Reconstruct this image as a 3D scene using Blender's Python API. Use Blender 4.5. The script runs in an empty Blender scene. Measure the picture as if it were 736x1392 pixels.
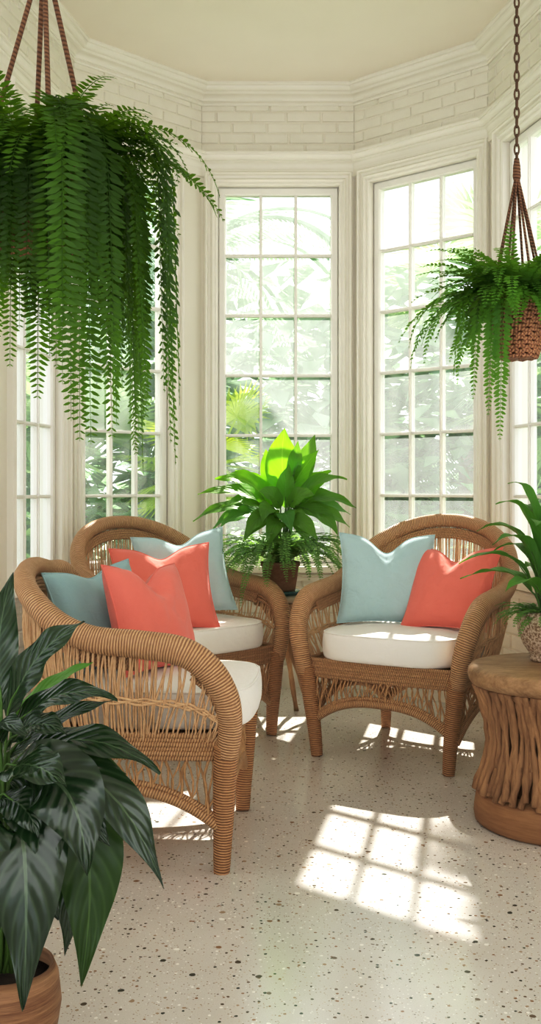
import bpy, math, random
from mathutils import Vector, Matrix, noise

PI = math.pi
rnd = random.Random(7)
scn = bpy.context.scene
COL = scn.collection

# ------------------------------------------------------------------ helpers
def V(*a): return Vector(a)

class MB:
    """collects geometry for ONE mesh"""
    def __init__(s): s.v = []; s.f = []; s.uv = []
    def add(s, verts, faces, uvs=None):
        b = len(s.v); s.v += [tuple(p) for p in verts]
        for i, f in enumerate(faces):
            s.f.append(tuple(b + k for k in f))
            s.uv.append(uvs[i] if uvs else [(0.0, 0.0)] * len(f))
    def hexa(s, p):      # 8 points: bottom 0-3 ccw, top 4-7
        s.add(p, [(3, 2, 1, 0), (4, 5, 6, 7), (0, 1, 5, 4), (1, 2, 6, 5), (2, 3, 7, 6), (3, 0, 4, 7)])
    def grid(s, fn, nu, nv, closed_u=False, uvfn=None):
        P = [fn(i / nu, j / nv) for i in range(nu if closed_u else nu + 1) for j in range(nv + 1)]
        F = []; U = []
        for i in range(nu):
            for j in range(nv):
                i2 = (i + 1) % nu if closed_u else i + 1
                F.append((i * (nv + 1) + j, i2 * (nv + 1) + j, i2 * (nv + 1) + j + 1, i * (nv + 1) + j + 1))
                q = [(i / nu, j / nv), ((i + 1) / nu, j / nv), ((i + 1) / nu, (j + 1) / nv), (i / nu, (j + 1) / nv)]
                U.append([uvfn(*t) for t in q] if uvfn else q)
        s.add(P, F, U)
    def tube(s, pts, r, n=8, closed=False, caps=True, flat=1.0):
        pts = [Vector(p) for p in pts]; m = len(pts)
        R = r if isinstance(r, (list, tuple)) else [r] * m
        T = []
        for i in range(m):
            a = pts[(i - 1) % m] if (closed or i > 0) else pts[i]
            b = pts[(i + 1) % m] if (closed or i < m - 1) else pts[i]
            t = (b - a); T.append(t.normalized() if t.length > 1e-9 else V(0, 0, 1))
        ref = V(0, 0, 1) if abs(T[0].z) < .9 else V(1, 0, 0)
        N = (ref - T[0] * ref.dot(T[0])).normalized()
        rings = []; L = 0; ls = []
        for i in range(m):
            if i: L += (pts[i] - pts[i - 1]).length
            ls.append(L)
            N = (N - T[i] * N.dot(T[i]))
            N = N.normalized() if N.length > 1e-6 else T[i].orthogonal().normalized()
            B = T[i].cross(N)
            rings.append([pts[i] + N * (math.cos(2 * PI * k / n) * R[i]) + B * (math.sin(2 * PI * k / n) * R[i] * flat) for k in range(n)])
        if closed: ls.append(L + (pts[0] - pts[-1]).length)
        P = [p for g in rings for p in g]; F = []; U = []
        for i in range(m if closed else m - 1):
            i2 = (i + 1) % m
            for k in range(n):
                k2 = (k + 1) % n
                F.append((i * n + k, i * n + k2, i2 * n + k2, i2 * n + k))
                U.append([(ls[i], k / n), (ls[i], (k + 1) / n), (ls[i + 1], (k + 1) / n), (ls[i + 1], k / n)])
        if caps and not closed:
            F.append(tuple(reversed(range(n)))); U.append([(0, 0)] * n)
            F.append(tuple((m - 1) * n + k for k in range(n))); U.append([(L, 0)] * n)
        s.add(P, F, U)
    def lathe(s, prof, n=32, c=(0, 0, 0), wob=None):
        P = []
        for r, z in prof:
            for k in range(n):
                a = 2 * PI * k / n; rr = r if not wob else r * wob(a, z)
                P.append((c[0] + rr * math.cos(a), c[1] + rr * math.sin(a), c[2] + z))
        F = []; U = []
        for i in range(len(prof) - 1):
            for k in range(n):
                k2 = (k + 1) % n
                F.append((i * n + k, i * n + k2, (i + 1) * n + k2, (i + 1) * n + k))
                U.append([(k / n, prof[i][1]), ((k + 1) / n, prof[i][1]), ((k + 1) / n, prof[i + 1][1]), (k / n, prof[i + 1][1])])
        if prof[0][0] > 1e-4: F.append(tuple(reversed(range(n)))); U.append([(0, 0)] * n)
        if prof[-1][0] > 1e-4: F.append(tuple((len(prof) - 1) * n + k for k in range(n))); U.append([(0, 0)] * n)
        s.add(P, F, U)
    def build(s, name, mat, parent=None, smooth=True, loc=None):
        me = bpy.data.meshes.new(name)
        me.from_pydata(s.v, [], s.f)
        ul = me.uv_layers.new(name='UVMap')
        flat = [c for f in s.uv for p in f for c in p]
        ul.data.foreach_set('uv', flat)
        me.materials.append(mat)
        me.polygons.foreach_set('use_smooth', [smooth] * len(me.polygons))
        me.update()
        o = bpy.data.objects.new(name, me); COL.objects.link(o)
        if parent: o.parent = parent
        if loc: o.location = loc
        return o

def catmull(pts, n):
    pts = [Vector(p) for p in pts]; m = len(pts) - 1; out = []
    for i in range(n + 1):
        t = i / n * m; k = min(int(t), m - 1); u = t - k
        p1, p2 = pts[k], pts[k + 1]
        p0 = pts[k - 1] if k > 0 else p1 * 2 - p2
        p3 = pts[k + 2] if k < m - 1 else p2 * 2 - p1
        out.append(.5 * ((2 * p1) + (p2 - p0) * u + (2 * p0 - 5 * p1 + 4 * p2 - p3) * u * u + (3 * p1 - p0 - 3 * p2 + p3) * u ** 3))
    return out

def lerp_list(a, n):
    m = len(a) - 1
    return [a[min(int(i / n * m), m - 1)] * (1 - (i / n * m - min(int(i / n * m), m - 1))) + a[min(int(i / n * m), m - 1) + 1] * (i / n * m - min(int(i / n * m), m - 1)) for i in range(n + 1)]

def tag(o, label, cat, group=None, kind=None):
    if label: o['label'] = label
    if cat: o['category'] = cat
    if group: o['group'] = group
    if kind: o['kind'] = kind
    return o

def thing(name, label, cat, loc=(0, 0, 0), rotz=0, group=None):
    o = bpy.data.objects.new(name, None); COL.objects.link(o)
    o.empty_display_size = .05
    o.location = loc; o.rotation_euler = (0, 0, rotz)
    return tag(o, label, cat, group)

def struct(o): o['kind'] = 'structure'; return o

def smooth(e0, e1, x):
    t = max(0, min(1, (x - e0) / (e1 - e0))); return t * t * (3 - 2 * t)

# ------------------------------------------------------------------ materials
class NT:
    def __init__(s, name):
        s.m = bpy.data.materials.new(name); s.m.use_nodes = True
        s.t = s.m.node_tree; s.t.nodes.clear()
        s.out = s.n('ShaderNodeOutputMaterial')
    def n(s, typ, **kw):
        nd = s.t.nodes.new(typ)
        for k, v in kw.items():
            if k.startswith('i_'): nd.inputs[k[2:].replace('_', ' ')].default_value = v
            else: setattr(nd, k, v)
        return nd
    def l(s, a, b): s.t.links.new(a, b)
    def noise(s, scale, detail=4, vec=None, rough=.5, dist=0):
        nd = s.n('ShaderNodeTexNoise'); nd.inputs['Scale'].default_value = scale; nd.inputs['Detail'].default_value = detail
        nd.inputs['Roughness'].default_value = rough; nd.inputs['Distortion'].default_value = dist
        if vec: s.l(vec, nd.inputs['Vector'])
        return nd.outputs['Fac']
    def ramp(s, fac, stops, interp='LINEAR'):
        nd = s.n('ShaderNodeValToRGB'); nd.color_ramp.interpolation = interp
        e = nd.color_ramp.elements
        while len(e) < len(stops): e.new(.5)
        for i, (p, c) in enumerate(stops): e[i].position = p; e[i].color = (*c, 1)
        s.l(fac, nd.inputs['Fac']); return nd.outputs['Color']
    def math(s, op, a, b=None, c=None):
        nd = s.n('ShaderNodeMath', operation=op)
        for i, x in enumerate((a, b, c)):
            if x is None: continue
            if isinstance(x, (int, float)): nd.inputs[i].default_value = x
            else: s.l(x, nd.inputs[i])
        return nd.outputs[0]
    def mix(s, fac, a, b, blend='MIX'):
        nd = s.n('ShaderNodeMixRGB', blend_type=blend)
        for i, x in enumerate((fac, a, b)):
            if isinstance(x, (int, float)): nd.inputs[i].default_value = x
            elif isinstance(x, tuple): nd.inputs[i].default_value = (*x, 1)
            else: s.l(x, nd.inputs[i])
        return nd.outputs[0]
    def bump(s, h, strength=.3, dist=.01):
        nd = s.n('ShaderNodeBump'); nd.inputs['Strength'].default_value = strength; nd.inputs['Distance'].default_value = dist
        s.l(h, nd.inputs['Height']); return nd.outputs['Normal']
    def obj(s): return s.n('ShaderNodeTexCoord').outputs['Object']
    def uv(s):
        sp = s.n('ShaderNodeSeparateXYZ'); s.l(s.n('ShaderNodeTexCoord').outputs['UV'], sp.inputs[0]); return sp.outputs
    def pbr(s, color, rough=.6, normal=None, spec=.5, trans=None, sheen=0, coat=0):
        b = s.n('ShaderNodeBsdfPrincipled'); b.inputs['Specular IOR Level'].default_value = spec
        for k, x in (('Base Color', color), ('Roughness', rough)):
            if isinstance(x, (int, float)): b.inputs[k].default_value = x
            elif isinstance(x, tuple): b.inputs[k].default_value = (*x, 1)
            else: s.l(x, b.inputs[k])
        if sheen: b.inputs['Sheen Weight'].default_value = sheen
        if coat: b.inputs['Coat Weight'].default_value = coat; b.inputs['Coat Roughness'].default_value = .25
        if normal: s.l(normal, b.inputs['Normal'])
        sh = b.outputs[0]
        if trans:
            tr = s.n('ShaderNodeBsdfTranslucent')
            if isinstance(trans[1], tuple): tr.inputs['Color'].default_value = (*trans[1], 1)
            else: s.l(trans[1], tr.inputs['Color'])
            mx = s.n('ShaderNodeMixShader'); mx.inputs[0].default_value = trans[0]
            s.l(sh, mx.inputs[1]); s.l(tr.outputs[0], mx.inputs[2]); sh = mx.outputs[0]
        s.l(sh, s.out.inputs['Surface']); return s.m

def m_paint(name, c, rough=.55, bump=.06, scale=60):
    t = NT(name); o = t.obj()
    n1 = t.noise(scale, 4, o); n2 = t.noise(2.2, 3, o)
    col = t.mix(n2, tuple(x * .95 for x in c), tuple(min(1, x * 1.04) for x in c))
    return t.pbr(col, rough, t.bump(n1, bump, .004))
def m_brick():
    t = NT('painted_brick'); o = t.obj()
    n = t.noise(38, 6, o, .65); n2 = t.noise(9, 3, o)
    col = t.mix(n2, (.76, .73, .66), (.84, .81, .745))
    return t.pbr(col, .6, t.bump(t.math('ADD', n, t.math('MULTIPLY', n2, .6)), .5, .006))
def m_floor():
    t = NT('terrazzo'); o = t.obj()
    col = t.mix(t.noise(5, 4, o), (.68, .65, .61), (.79, .765, .73))
    col = t.mix(t.math('MULTIPLY', t.noise(320, 2, o), .42), col, (.34, .30, .25))
    def chips(scale, thr, size, stops, col):
        v = t.n('ShaderNodeTexVoronoi'); v.inputs['Scale'].default_value = scale; t.l(o, v.inputs['Vector'])
        sp = t.n('ShaderNodeSeparateColor'); t.l(v.outputs['Color'], sp.inputs[0])
        sel = t.math('GREATER_THAN', sp.outputs[0], thr)
        sz = t.math('LESS_THAN', t.math('ADD', v.outputs['Distance'], t.math('MULTIPLY', t.noise(scale * 1.5, 2, o), .35)), t.math('MULTIPLY_ADD', sp.outputs[2], size * .7, size * .62 + .1))
        c = t.ramp(sp.outputs[1], stops, 'CONSTANT')
        return t.mix(t.math('MULTIPLY', sel, sz), col, c)
    big = [(0, (.10, .085, .06)), (.2, (.33, .21, .13)), (.4, (.05, .07, .055)), (.55, (.42, .32, .22)), (.72, (.88, .85, .79)), (.88, (.20, .15, .11))]
    col = chips(150, .35, .30, [(0, (.46, .39, .31)), (.3, (.88, .86, .82)), (.55, (.36, .30, .24)), (.8, (.58, .49, .39))], col)
    col = chips(84, .62, .33, big, col)
    col = chips(38, .86, .28, big, col)
    rough = t.math('MULTIPLY_ADD', t.noise(20, 3, o), .12, .10)
    return t.pbr(col, rough, t.bump(t.noise(90, 3, o), .03, .003), .9)
def m_wrap(name, c1, c2, c3, freq=110):
    """cane wound round a core: rings along the tube"""
    t = NT(name); u = t.uv(); o = t.obj()
    nz = t.noise(14, 3, o)
    ph = t.math('ADD', t.math('MULTIPLY', u[0], freq * 2 * PI), t.math('ADD', t.math('MULTIPLY', u[1], 2 * PI), t.math('MULTIPLY', nz, 5)))
    s = t.math('MULTIPLY_ADD', t.math('SINE', ph), .5, .5)
    base = t.mix(t.noise(60, 3, o), c2, c3)
    col = t.mix(t.math('POWER', s, .55), c1, base)
    return t.pbr(col, .5, t.bump(s, .8, .004), .4)
def m_strand(name, c1, c2):
    t = NT(name); o = t.obj()
    return t.pbr(t.mix(t.noise(45, 3, o, .6), c1, c2), .55, t.bump(t.noise(150, 2, o), .3, .003), .35)
def m_fabric(name, c, c2, sc=900, wr=.25):
    t = NT(name); o = t.obj()
    wv = t.noise(sc, 1, o); lo = t.noise(9, 3, o); mid = t.noise(26, 2, o, .5, .6)
    col = t.mix(t.math('ADD', t.math('MULTIPLY', wv, .6), t.math('MULTIPLY', lo, .4)), c, c2)
    return t.pbr(col, .9, t.bump(t.math('ADD', t.math('MULTIPLY', wv, .25), t.math('MULTIPLY', mid, 1.2)), wr, .012), .15, sheen=.25)
def m_leaf(name, c1, c2, tr=.3, tcol=(.3, .5, .05), rough=.35, vein=(.3, .4, .15), vn=34, vs=.5, spec=.5):
    t = NT(name); u = t.uv(); o = t.obj()
    av = t.math('ABSOLUTE', t.math('SUBTRACT', u[1], .5))
    lat = t.math('SINE', t.math('MULTIPLY_ADD', av, -30, t.math('MULTIPLY', u[0], vn * 2)))
    lat01 = t.math('MULTIPLY_ADD', lat, .5, .5)
    oi = t.n('ShaderNodeObjectInfo').outputs['Random']
    col = t.mix(t.math('ADD', t.math('MULTIPLY', t.noise(7, 3, o), .6), t.math('MULTIPLY', oi, .4)), c1, c2)
    col = t.mix(t.math('MULTIPLY', t.math('POWER', lat01, 5), .3 * vs), col, vein)
    mid = t.math('LESS_THAN', av, .022)
    col = t.mix(t.math('MULTIPLY', mid, .75), col, vein)
    h = t.math('SUBTRACT', t.math('MULTIPLY', lat01, .5), t.math('MULTIPLY', t.math('LESS_THAN', av, .04), .8))
    return t.pbr(col, rough, t.bump(h, .35 * vs, .006), spec, trans=(tr, tcol))
def m_plainleaf(name, c1, c2, tr=.35, tcol=(.25, .45, .05), rough=.5, scale=6):
    t = NT(name); o = t.obj(); oi = t.n('ShaderNodeObjectInfo').outputs['Random']
    col = t.mix(t.math('ADD', t.math('MULTIPLY', t.noise(scale, 3, o), .55), t.math('MULTIPLY', oi, .45)), c1, c2)
    return t.pbr(col, rough, None, .4, trans=(tr, tcol))
def m_grain(name, c1, c2, scale=8, stretch=(1, 1, .12), rough=.6, bump=.5):
    t = NT(name); mp = t.n('ShaderNodeMapping'); mp.inputs['Scale'].default_value = stretch
    t.l(t.obj(), mp.inputs[0]); n = t.noise(scale, 6, mp.outputs[0], .6, .8)
    n2 = t.noise(scale * 7, 4, mp.outputs[0], .6)
    f = t.math('ADD', t.math('MULTIPLY', n, .65), t.math('MULTIPLY', n2, .35))
    return t.pbr(t.ramp(f, [(.3, c1), (.7, c2)]), rough, t.bump(f, bump, .01), .3)
def m_speckle():
    t = NT('speckled_stoneware'); o = t.obj()
    n = t.noise(120, 3, o, .7); col = t.ramp(n, [(.42, (.24, .15, .09)), (.5, (.50, .38, .28)), (.6, (.66, .56, .45))])
    return t.pbr(col, .65, t.bump(n, .4, .004))
def m_plain(name, c, rough=.5, metal=0):
    t = NT(name); m = t.pbr(c, rough)
    for nd in t.t.nodes:
        if nd.type == 'BSDF_PRINCIPLED': nd.inputs['Metallic'].default_value = metal
    return m
def m_glass():
    t = NT('hazed_window_glass')
    tr = t.n('ShaderNodeBsdfTransparent'); tr.inputs[0].default_value = (1, 1, 1, 1)
    gl = t.n('ShaderNodeBsdfGlossy'); gl.inputs['Roughness'].default_value = .02
    tl = t.n('ShaderNodeBsdfTranslucent'); tl.inputs[0].default_value = (.95, .97, .97, 1)
    o = t.obj(); mp = t.n('ShaderNodeMapping'); mp.inputs['Scale'].default_value = (1, 1, .3); t.l(o, mp.inputs[0])
    f = t.math('MULTIPLY_ADD', t.noise(14, 5, mp.outputs[0], .6), .12, HAZE)  # white veil mixed into the panes imitates the blown-out haze outside
    a = t.n('ShaderNodeMixShader'); t.l(f, a.inputs[0]); t.l(tr.outputs[0], a.inputs[1]); t.l(tl.outputs[0], a.inputs[2])
    b = t.n('ShaderNodeMixShader'); b.inputs[0].default_value = .035; t.l(a.outputs[0], b.inputs[1]); t.l(gl.outputs[0], b.inputs[2])
    t.l(b.outputs[0], t.out.inputs['Surface']); return t.m
HAZE = .11

WALL = m_paint('cream_wall_paint', (.80, .765, .69))
TRIM = m_paint('cream_gloss_paint', (.83, .80, .735), .35, .0, 25)
CEIL = m_paint('ceiling_paint', (.86, .805, .725), .7, .04, 40)
BRICK = m_brick()
SASH = m_paint('white_sash_paint', (.86, .84, .80), .35, .02, 25)
FLOOR = m_floor()
GLASS = m_glass()
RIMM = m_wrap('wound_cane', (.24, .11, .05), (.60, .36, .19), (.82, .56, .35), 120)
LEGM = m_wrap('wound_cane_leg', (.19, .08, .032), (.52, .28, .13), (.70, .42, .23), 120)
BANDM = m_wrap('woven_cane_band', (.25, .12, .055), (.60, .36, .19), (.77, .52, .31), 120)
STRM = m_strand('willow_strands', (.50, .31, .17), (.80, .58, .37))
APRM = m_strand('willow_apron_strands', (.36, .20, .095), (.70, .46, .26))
WHITEF = m_fabric('white_cotton', (.84, .81, .76), (.90, .88, .84), 700, .3)
BLUEF = m_fabric('pale_blue_linen', (.45, .60, .62), (.55, .70, .72), 800, .35)
TEALF = m_fabric('dusty_blue_linen', (.30, .44, .46), (.40, .55, .57), 800, .35)
CORALF = m_fabric('coral_linen', (.78, .21, .165), (.88, .29, .235), 800, .35)
DARKL = m_leaf('dark_glossy_leaf', (.006, .020, .008), (.016, .048, .016), .10, (.08, .24, .02), .2, (.10, .16, .08), 30, .9, .8)
UNDL = m_leaf('olive_leaf', (.022, .06, .014), (.05, .11, .022), .16, (.12, .28, .02), .34, (.12, .2, .06), 28, .9)
MIDL = m_leaf('mid_green_leaf', (.09, .23, .03), (.20, .40, .06), .42, (.25, .5, .04), .38, (.2, .35, .1), 26, .8)
BRIL = m_leaf('bright_green_leaf', (.12, .34, .02), (.22, .48, .03), .50, (.36, .74, .03), .4, (.4, .6, .1), 22, .5)
GRNL = m_leaf('fresh_green_leaf', (.06, .20, .04), (.15, .38, .07), .35, (.25, .5, .05), .35, (.2, .38, .12), 24, .6)
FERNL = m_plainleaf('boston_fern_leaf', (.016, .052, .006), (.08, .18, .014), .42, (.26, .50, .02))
FERNR = m_plainleaf('light_fern_leaf', (.05, .15, .025), (.16, .36, .05), .42, (.32, .6, .05))
FERNC = m_plainleaf('table_fern_leaf', (.09, .21, .06), (.24, .44, .14), .4, (.4, .65, .14))
STEM = m_plain('green_stem', (.10, .20, .04), .5)
TERRA = m_paint('terracotta', (.50, .20, .12), .8, .15, 40)
ROPE = m_wrap('twisted_rope', (.10, .045, .025), (.26, .13, .075), (.34, .19, .11), 90)
CHAINM = m_plain('rusty_chain', (.16, .10, .065), .5, .6)
BASKM = m_wrap('basket_weave', (.22, .09, .05), (.48, .23, .13), (.60, .33, .20), 90)
BARK = m_grain('brown_bark_sticks', (.15, .075, .035), (.50, .30, .165), 10, (1, 1, .10), .65, .6)
BARKD = m_grain('dark_bark_core', (.07, .035, .018), (.22, .12, .06), 10, (1, 1, .15), .75, .5)
TOPW = m_grain('pressed_fibre_top', (.20, .11, .055), (.50, .33, .19), 16, (.35, 1, 1), .5, .5)
RINGW = m_grain('turned_wood_ring', (.24, .12, .055), (.44, .25, .13), 6, (.3, .3, 3), .55, .35)
TWIG = m_grain('pale_twig', (.30, .18, .095), (.58, .40, .24), 14, (1, 1, .12), .6, .4)
TABTOP = m_grain('weathered_table_top', (.40, .33, .25), (.62, .54, .43), 8, (.3, 1, 1), .5, .2)
BOWLM = m_grain('banded_wood_bowl', (.16, .07, .035), (.50, .30, .17), 9, (.35, .35, 6), .5, .4)
SPECK = m_speckle()
SOIL = m_grain('potting_soil', (.02, .014, .01), (.07, .05, .035), 40, (1, 1, 1), .95, .8)
SAUCER = m_plain('blue_green_glaze', (.05, .12, .12), .25)
BROWNPOT = m_grain('brown_clay', (.20, .10, .06), (.38, .21, .13), 10, (1, 1, 2), .7, .3)

# ------------------------------------------------------------------ room shell
W2 = [V(-1.58, -1.2), V(-1.23, 4.443), V(-1.039, 5.526), V(-.405, 6.16), V(.491, 6.16), V(1.158, 5.56), V(1.368, 4.48), V(1.74, -1.2)]
SIDES = ['left', 'left_bay', 'back_left', 'back', 'back_right', 'right_bay', 'right']
CEIL_H, RAIL0, RAIL1, CROWN0, SILL = 3.51, 3.0, 3.115, 3.43, .77
TH = .15
def inward(d): return V(d.y, -d.x)
class Panel:
    def __init__(s, i):
        s.p0, s.p1 = W2[i], W2[i + 1]; s.d = (s.p1 - s.p0); s.L = s.d.length; s.d = s.d.normalized(); s.n = inward(s.d)
        s.k0 = s.k1 = 0
        if i > 0:
            a = (W2[i] - W2[i - 1]).normalized(); s.k0 = math.tan(math.acos(max(-1, min(1, a.dot(s.d)))) / 2)
        if i < len(W2) - 2:
            b = (W2[i + 2] - W2[i + 1]).normalized(); s.k1 = math.tan(math.acos(max(-1, min(1, b.dot(s.d)))) / 2)
    def at(s, u, h, d=0):
        q = s.p0 + s.d * u + s.n * d; return V(q.x, q.y, h)
    def box(s, mb, u0, u1, h0, h1, d0, d1, mitre=True):
        def U(u, d):
            if mitre and abs(u) < 1e-6: return u + d * s.k0
            if mitre and abs(u - s.L) < 1e-6: return u - d * s.k1
            return u
        mb.hexa([s.at(U(u0, d0), h0, d0), s.at(U(u1, d0), h0, d0), s.at(U(u1, d1), h0, d1), s.at(U(u0, d1), h0, d1),
                 s.at(U(u0, d0), h1, d0), s.at(U(u1, d0), h1, d0), s.at(U(u1, d1), h1, d1), s.at(U(u0, d1), h1, d1)])
    def frame(s, mb, u0, u1, h0, h1, prof):
        rings = []
        for o, d in prof:
            rings.append([s.at(u0 - o, h0 - o, d), s.at(u1 + o, h0 - o, d), s.at(u1 + o, h1 + o, d), s.at(u0 - o, h1 + o, d)])
        P = [p for r in rings for p in r]; F = []; n = len(rings)
        for i in range(n - 1):
            for k in range(4):
                k2 = (k + 1) % 4; F.append((i * 4 + k, i * 4 + k2, (i + 1) * 4 + k2, (i + 1) * 4 + k))
        mb.add(P, F)
panels = [Panel(i) for i in range(7)]
# glass spans (u) of the windows
GL = {1: (panels[1].L - .70, panels[1].L - .21), 2: (.107, .62), 3: (.142, .76), 4: (.16, .775), 5: (.23, .75),
      0: (panels[0].L - 2.4, panels[0].L - .9), 6: (.9, 2.4)}
G0, G1 = .77, 2.89
MG = .05     # sash margin round the glass
wn = 0
for i, p in enumerate(panels):
    w = MB(); g = GL.get(i)
    a, b = g[0] - MG, g[1] + MG; h0, h1 = G0 - MG, G1 + MG
    p.box(w, 0, p.L, .0, h0, -TH, 0); p.box(w, 0, p.L, h1, CEIL_H, -TH, 0)
    p.box(w, 0, a, h0, h1, -TH, 0); p.box(w, b, p.L, h0, h1, -TH, 0)
    wo = struct(w.build('wall_' + SIDES[i], WALL, None, False))
    # painted brick courses: frieze above the rail and below the sill
    br = MB(); r = random.Random(i)
    def course_block(z0, z1, n):
        ch = (z1 - z0) / n
        for c in range(n):
            bl = .205; u = -bl * (.5 if c % 2 else 0) - r.uniform(0, .03)
            while u < p.L:
                ua, ub = max(u + .004, 0.0), min(u + bl - .004, p.L)
                if ub - ua > .02:
                    z0b, z1b = z0 + c * ch + .004, z0 + (c + 1) * ch - .004
                    dd = .007 + r.uniform(-.0015, .002); e = .004
                    o = [p.at(ua, z0b, 0), p.at(ub, z0b, 0), p.at(ub, z1b, 0), p.at(ua, z1b, 0)]
                    q = [p.at(ua + e, z0b + e, dd), p.at(ub - e, z0b + e, dd), p.at(ub - e, z1b - e, dd), p.at(ua + e, z1b - e, dd)]
                    br.add(o + q, [(4, 5, 6, 7), (0, 1, 5, 4), (1, 2, 6, 5), (2, 3, 7, 6), (3, 0, 4, 7)])
                u += bl
    if i not in (0, 6) or True:
        course_block(RAIL1, CROWN0, 5); course_block(.13, .66, 7)
    br.build('brickwork', BRICK, wo, False)
    # window
    wn += 1
    win = struct(thing('window_%d' % wn, None, None, p.at((a + b) / 2, G0)))
    inv = Matrix.Translation(-win.location)
    def child(mb, name, mat, sm=False):
        mb.v = [tuple(Vector(v) - win.location) for v in mb.v]
        return mb.build(name, mat, win, sm)
    fr = MB()   # stepped casing, mitred at the corners
    p.frame(fr, a, b, h0, h1, [(-.004, -.035), (-.004, .004), (.004, .012), (.014, .012), (.018, .02), (.026, .026), (.034, .02), (.038, .014), (.052, .016), (.056, .03), (.064, .036), (.072, .03), (.075, 0)])
    child(fr, 'casing', TRIM)
    sa = MB()
    p.frame(sa, g[0], g[1], G0, G1, [(.0, -.08), (.0, -.040), (.008, -.03), (MG - .012, -.03), (MG - .008, -.04), (MG + .01, -.04), (MG + .01, -.08)])
    child(sa, 'sash_frame', SASH)
    mu = MB(); npn = 3 if i not in (0, 6) else 6; mw = .0085
    for k in range(1, npn):
        uc = g[0] + (g[1] - g[0]) * k / npn
        p.box(mu, uc - mw, uc + mw, G0, G1, -.075, -.041, False); p.box(mu, uc - mw * .5, uc + mw * .5, G0, G1, -.041, -.033, False)
    for k in range(1, 6):
        hc = G0 + (G1 - G0) * k / 6
        p.box(mu, g[0], g[1], hc - mw, hc + mw, -.075, -.042, False); p.box(mu, g[0], g[1], hc - mw * .5, hc + mw * .5, -.042, -.0335, False)
    child(mu, 'muntins', SASH)
    gm = MB()
    p.box(gm, g[0] - .005, g[1] + .005, G0 - .005, G1 + .005, -.062, -.058, False)
    gm.f = [gm.f[4]]; gm.uv = [gm.uv[4]]
    child(gm, 'glass_panes', GLASS)
    si = MB()
    p.box(si, a - .085, b + .085, h0 - .045, h0 - .01, -.07, .055, False)
    p.box(si, a - .07, b + .07, h0 - .095, h0 - .045, 0, .022, False)
    child(si, 'window_sill', TRIM)

def run_trim(name, prof, mat, closed=True):
    mb = MB(); rows = []
    n = len(W2)
    for i, c in enumerate(W2):
        d0 = (W2[i] - W2[i - 1]).normalized() if i > 0 else (W2[1] - W2[0]).normalized()
        d1 = (W2[i + 1] - W2[i]).normalized() if i < n - 1 else d0
        n0, n1 = inward(d0), inward(d1); b = (n0 + n1).normalized(); k = 1 / max(.3, b.dot(n0))
        rows.append([V(c.x + b.x * k * o, c.y + b.y * k * o, h) for o, h in prof])
    m = len(prof); P = [q for r in rows for q in r]; F = []
    for i in range(n - 1):
        for j in range(m - 1):
            F.append((i * m + j, (i + 1) * m + j, (i + 1) * m + j + 1, i * m + j + 1))
    mb.add(P, F); return struct(mb.build(name, mat, None, False))
def arc(o0, h0, o1, h1, n=6, conv=True):
    out = []
    for k in range(n + 1):
        a = k / n * PI / 2
        out.append((o0 + (o1 - o0) * (math.sin(a) if conv else 1 - math.cos(a)), h0 + (h1 - h0) * (1 - math.cos(a) if conv else math.sin(a))))
    return out
run_trim('trim_1', [(0, 3.40), (.016, 3.40), (.02, 3.408), (.016, 3.418), (.012, 3.424)] + arc(.018, 3.428, .046, 3.452, 6, False) + [(.056, 3.455), (.062, 3.462)] + arc(.064, 3.465, .09, 3.492, 6, True) + [(.098, 3.494), (.103, 3.50), (.103, CEIL_H + .02)], TRIM)
run_trim('trim_2', [(0, 2.985), (.012, 2.99), (.012, 3.03)] + arc(.014, 3.034, .03, 3.065, 5, False) + [(.036, 3.07)] + arc(.036, 3.074, .062, 3.10, 5, True) + [(.07, 3.102), (.07, 3.117), (.02, 3.122), (0, 3.122)], TRIM)
bb = run_trim('baseboard_back', [(0, .0), (.022, .0), (.022, .10), (.018, .112), (.010, .125), (0, .13)], TRIM)

fl = MB()
n = len(W2); outl = [V(c.x * 1.0, c.y) for c in W2]
fl.add([(c.x, c.y, 0) for c in outl] + [(c.x, c.y, -.12) for c in outl], [tuple(reversed(range(n)))] + [tuple(range(n, 2 * n))] + [(i, (i + 1) % n, n + (i + 1) % n, n + i) for i in range(n)])
struct(fl.build('floor', FLOOR, None, False))
ce = MB()
cc = [V(c.x * 1.12, (c.y + .15) if c.y > 0 else c.y) for c in W2]
ce.add([(c.x, c.y, CEIL_H) for c in cc] + [(c.x, c.y, CEIL_H + .1) for c in cc], [tuple(range(n))] + [tuple(reversed(range(n, 2 * n)))] + [(i, n + i, n + (i + 1) % n, (i + 1) % n) for i in range(n)])
struct(ce.build('ceiling', CEIL, None, False))

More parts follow.
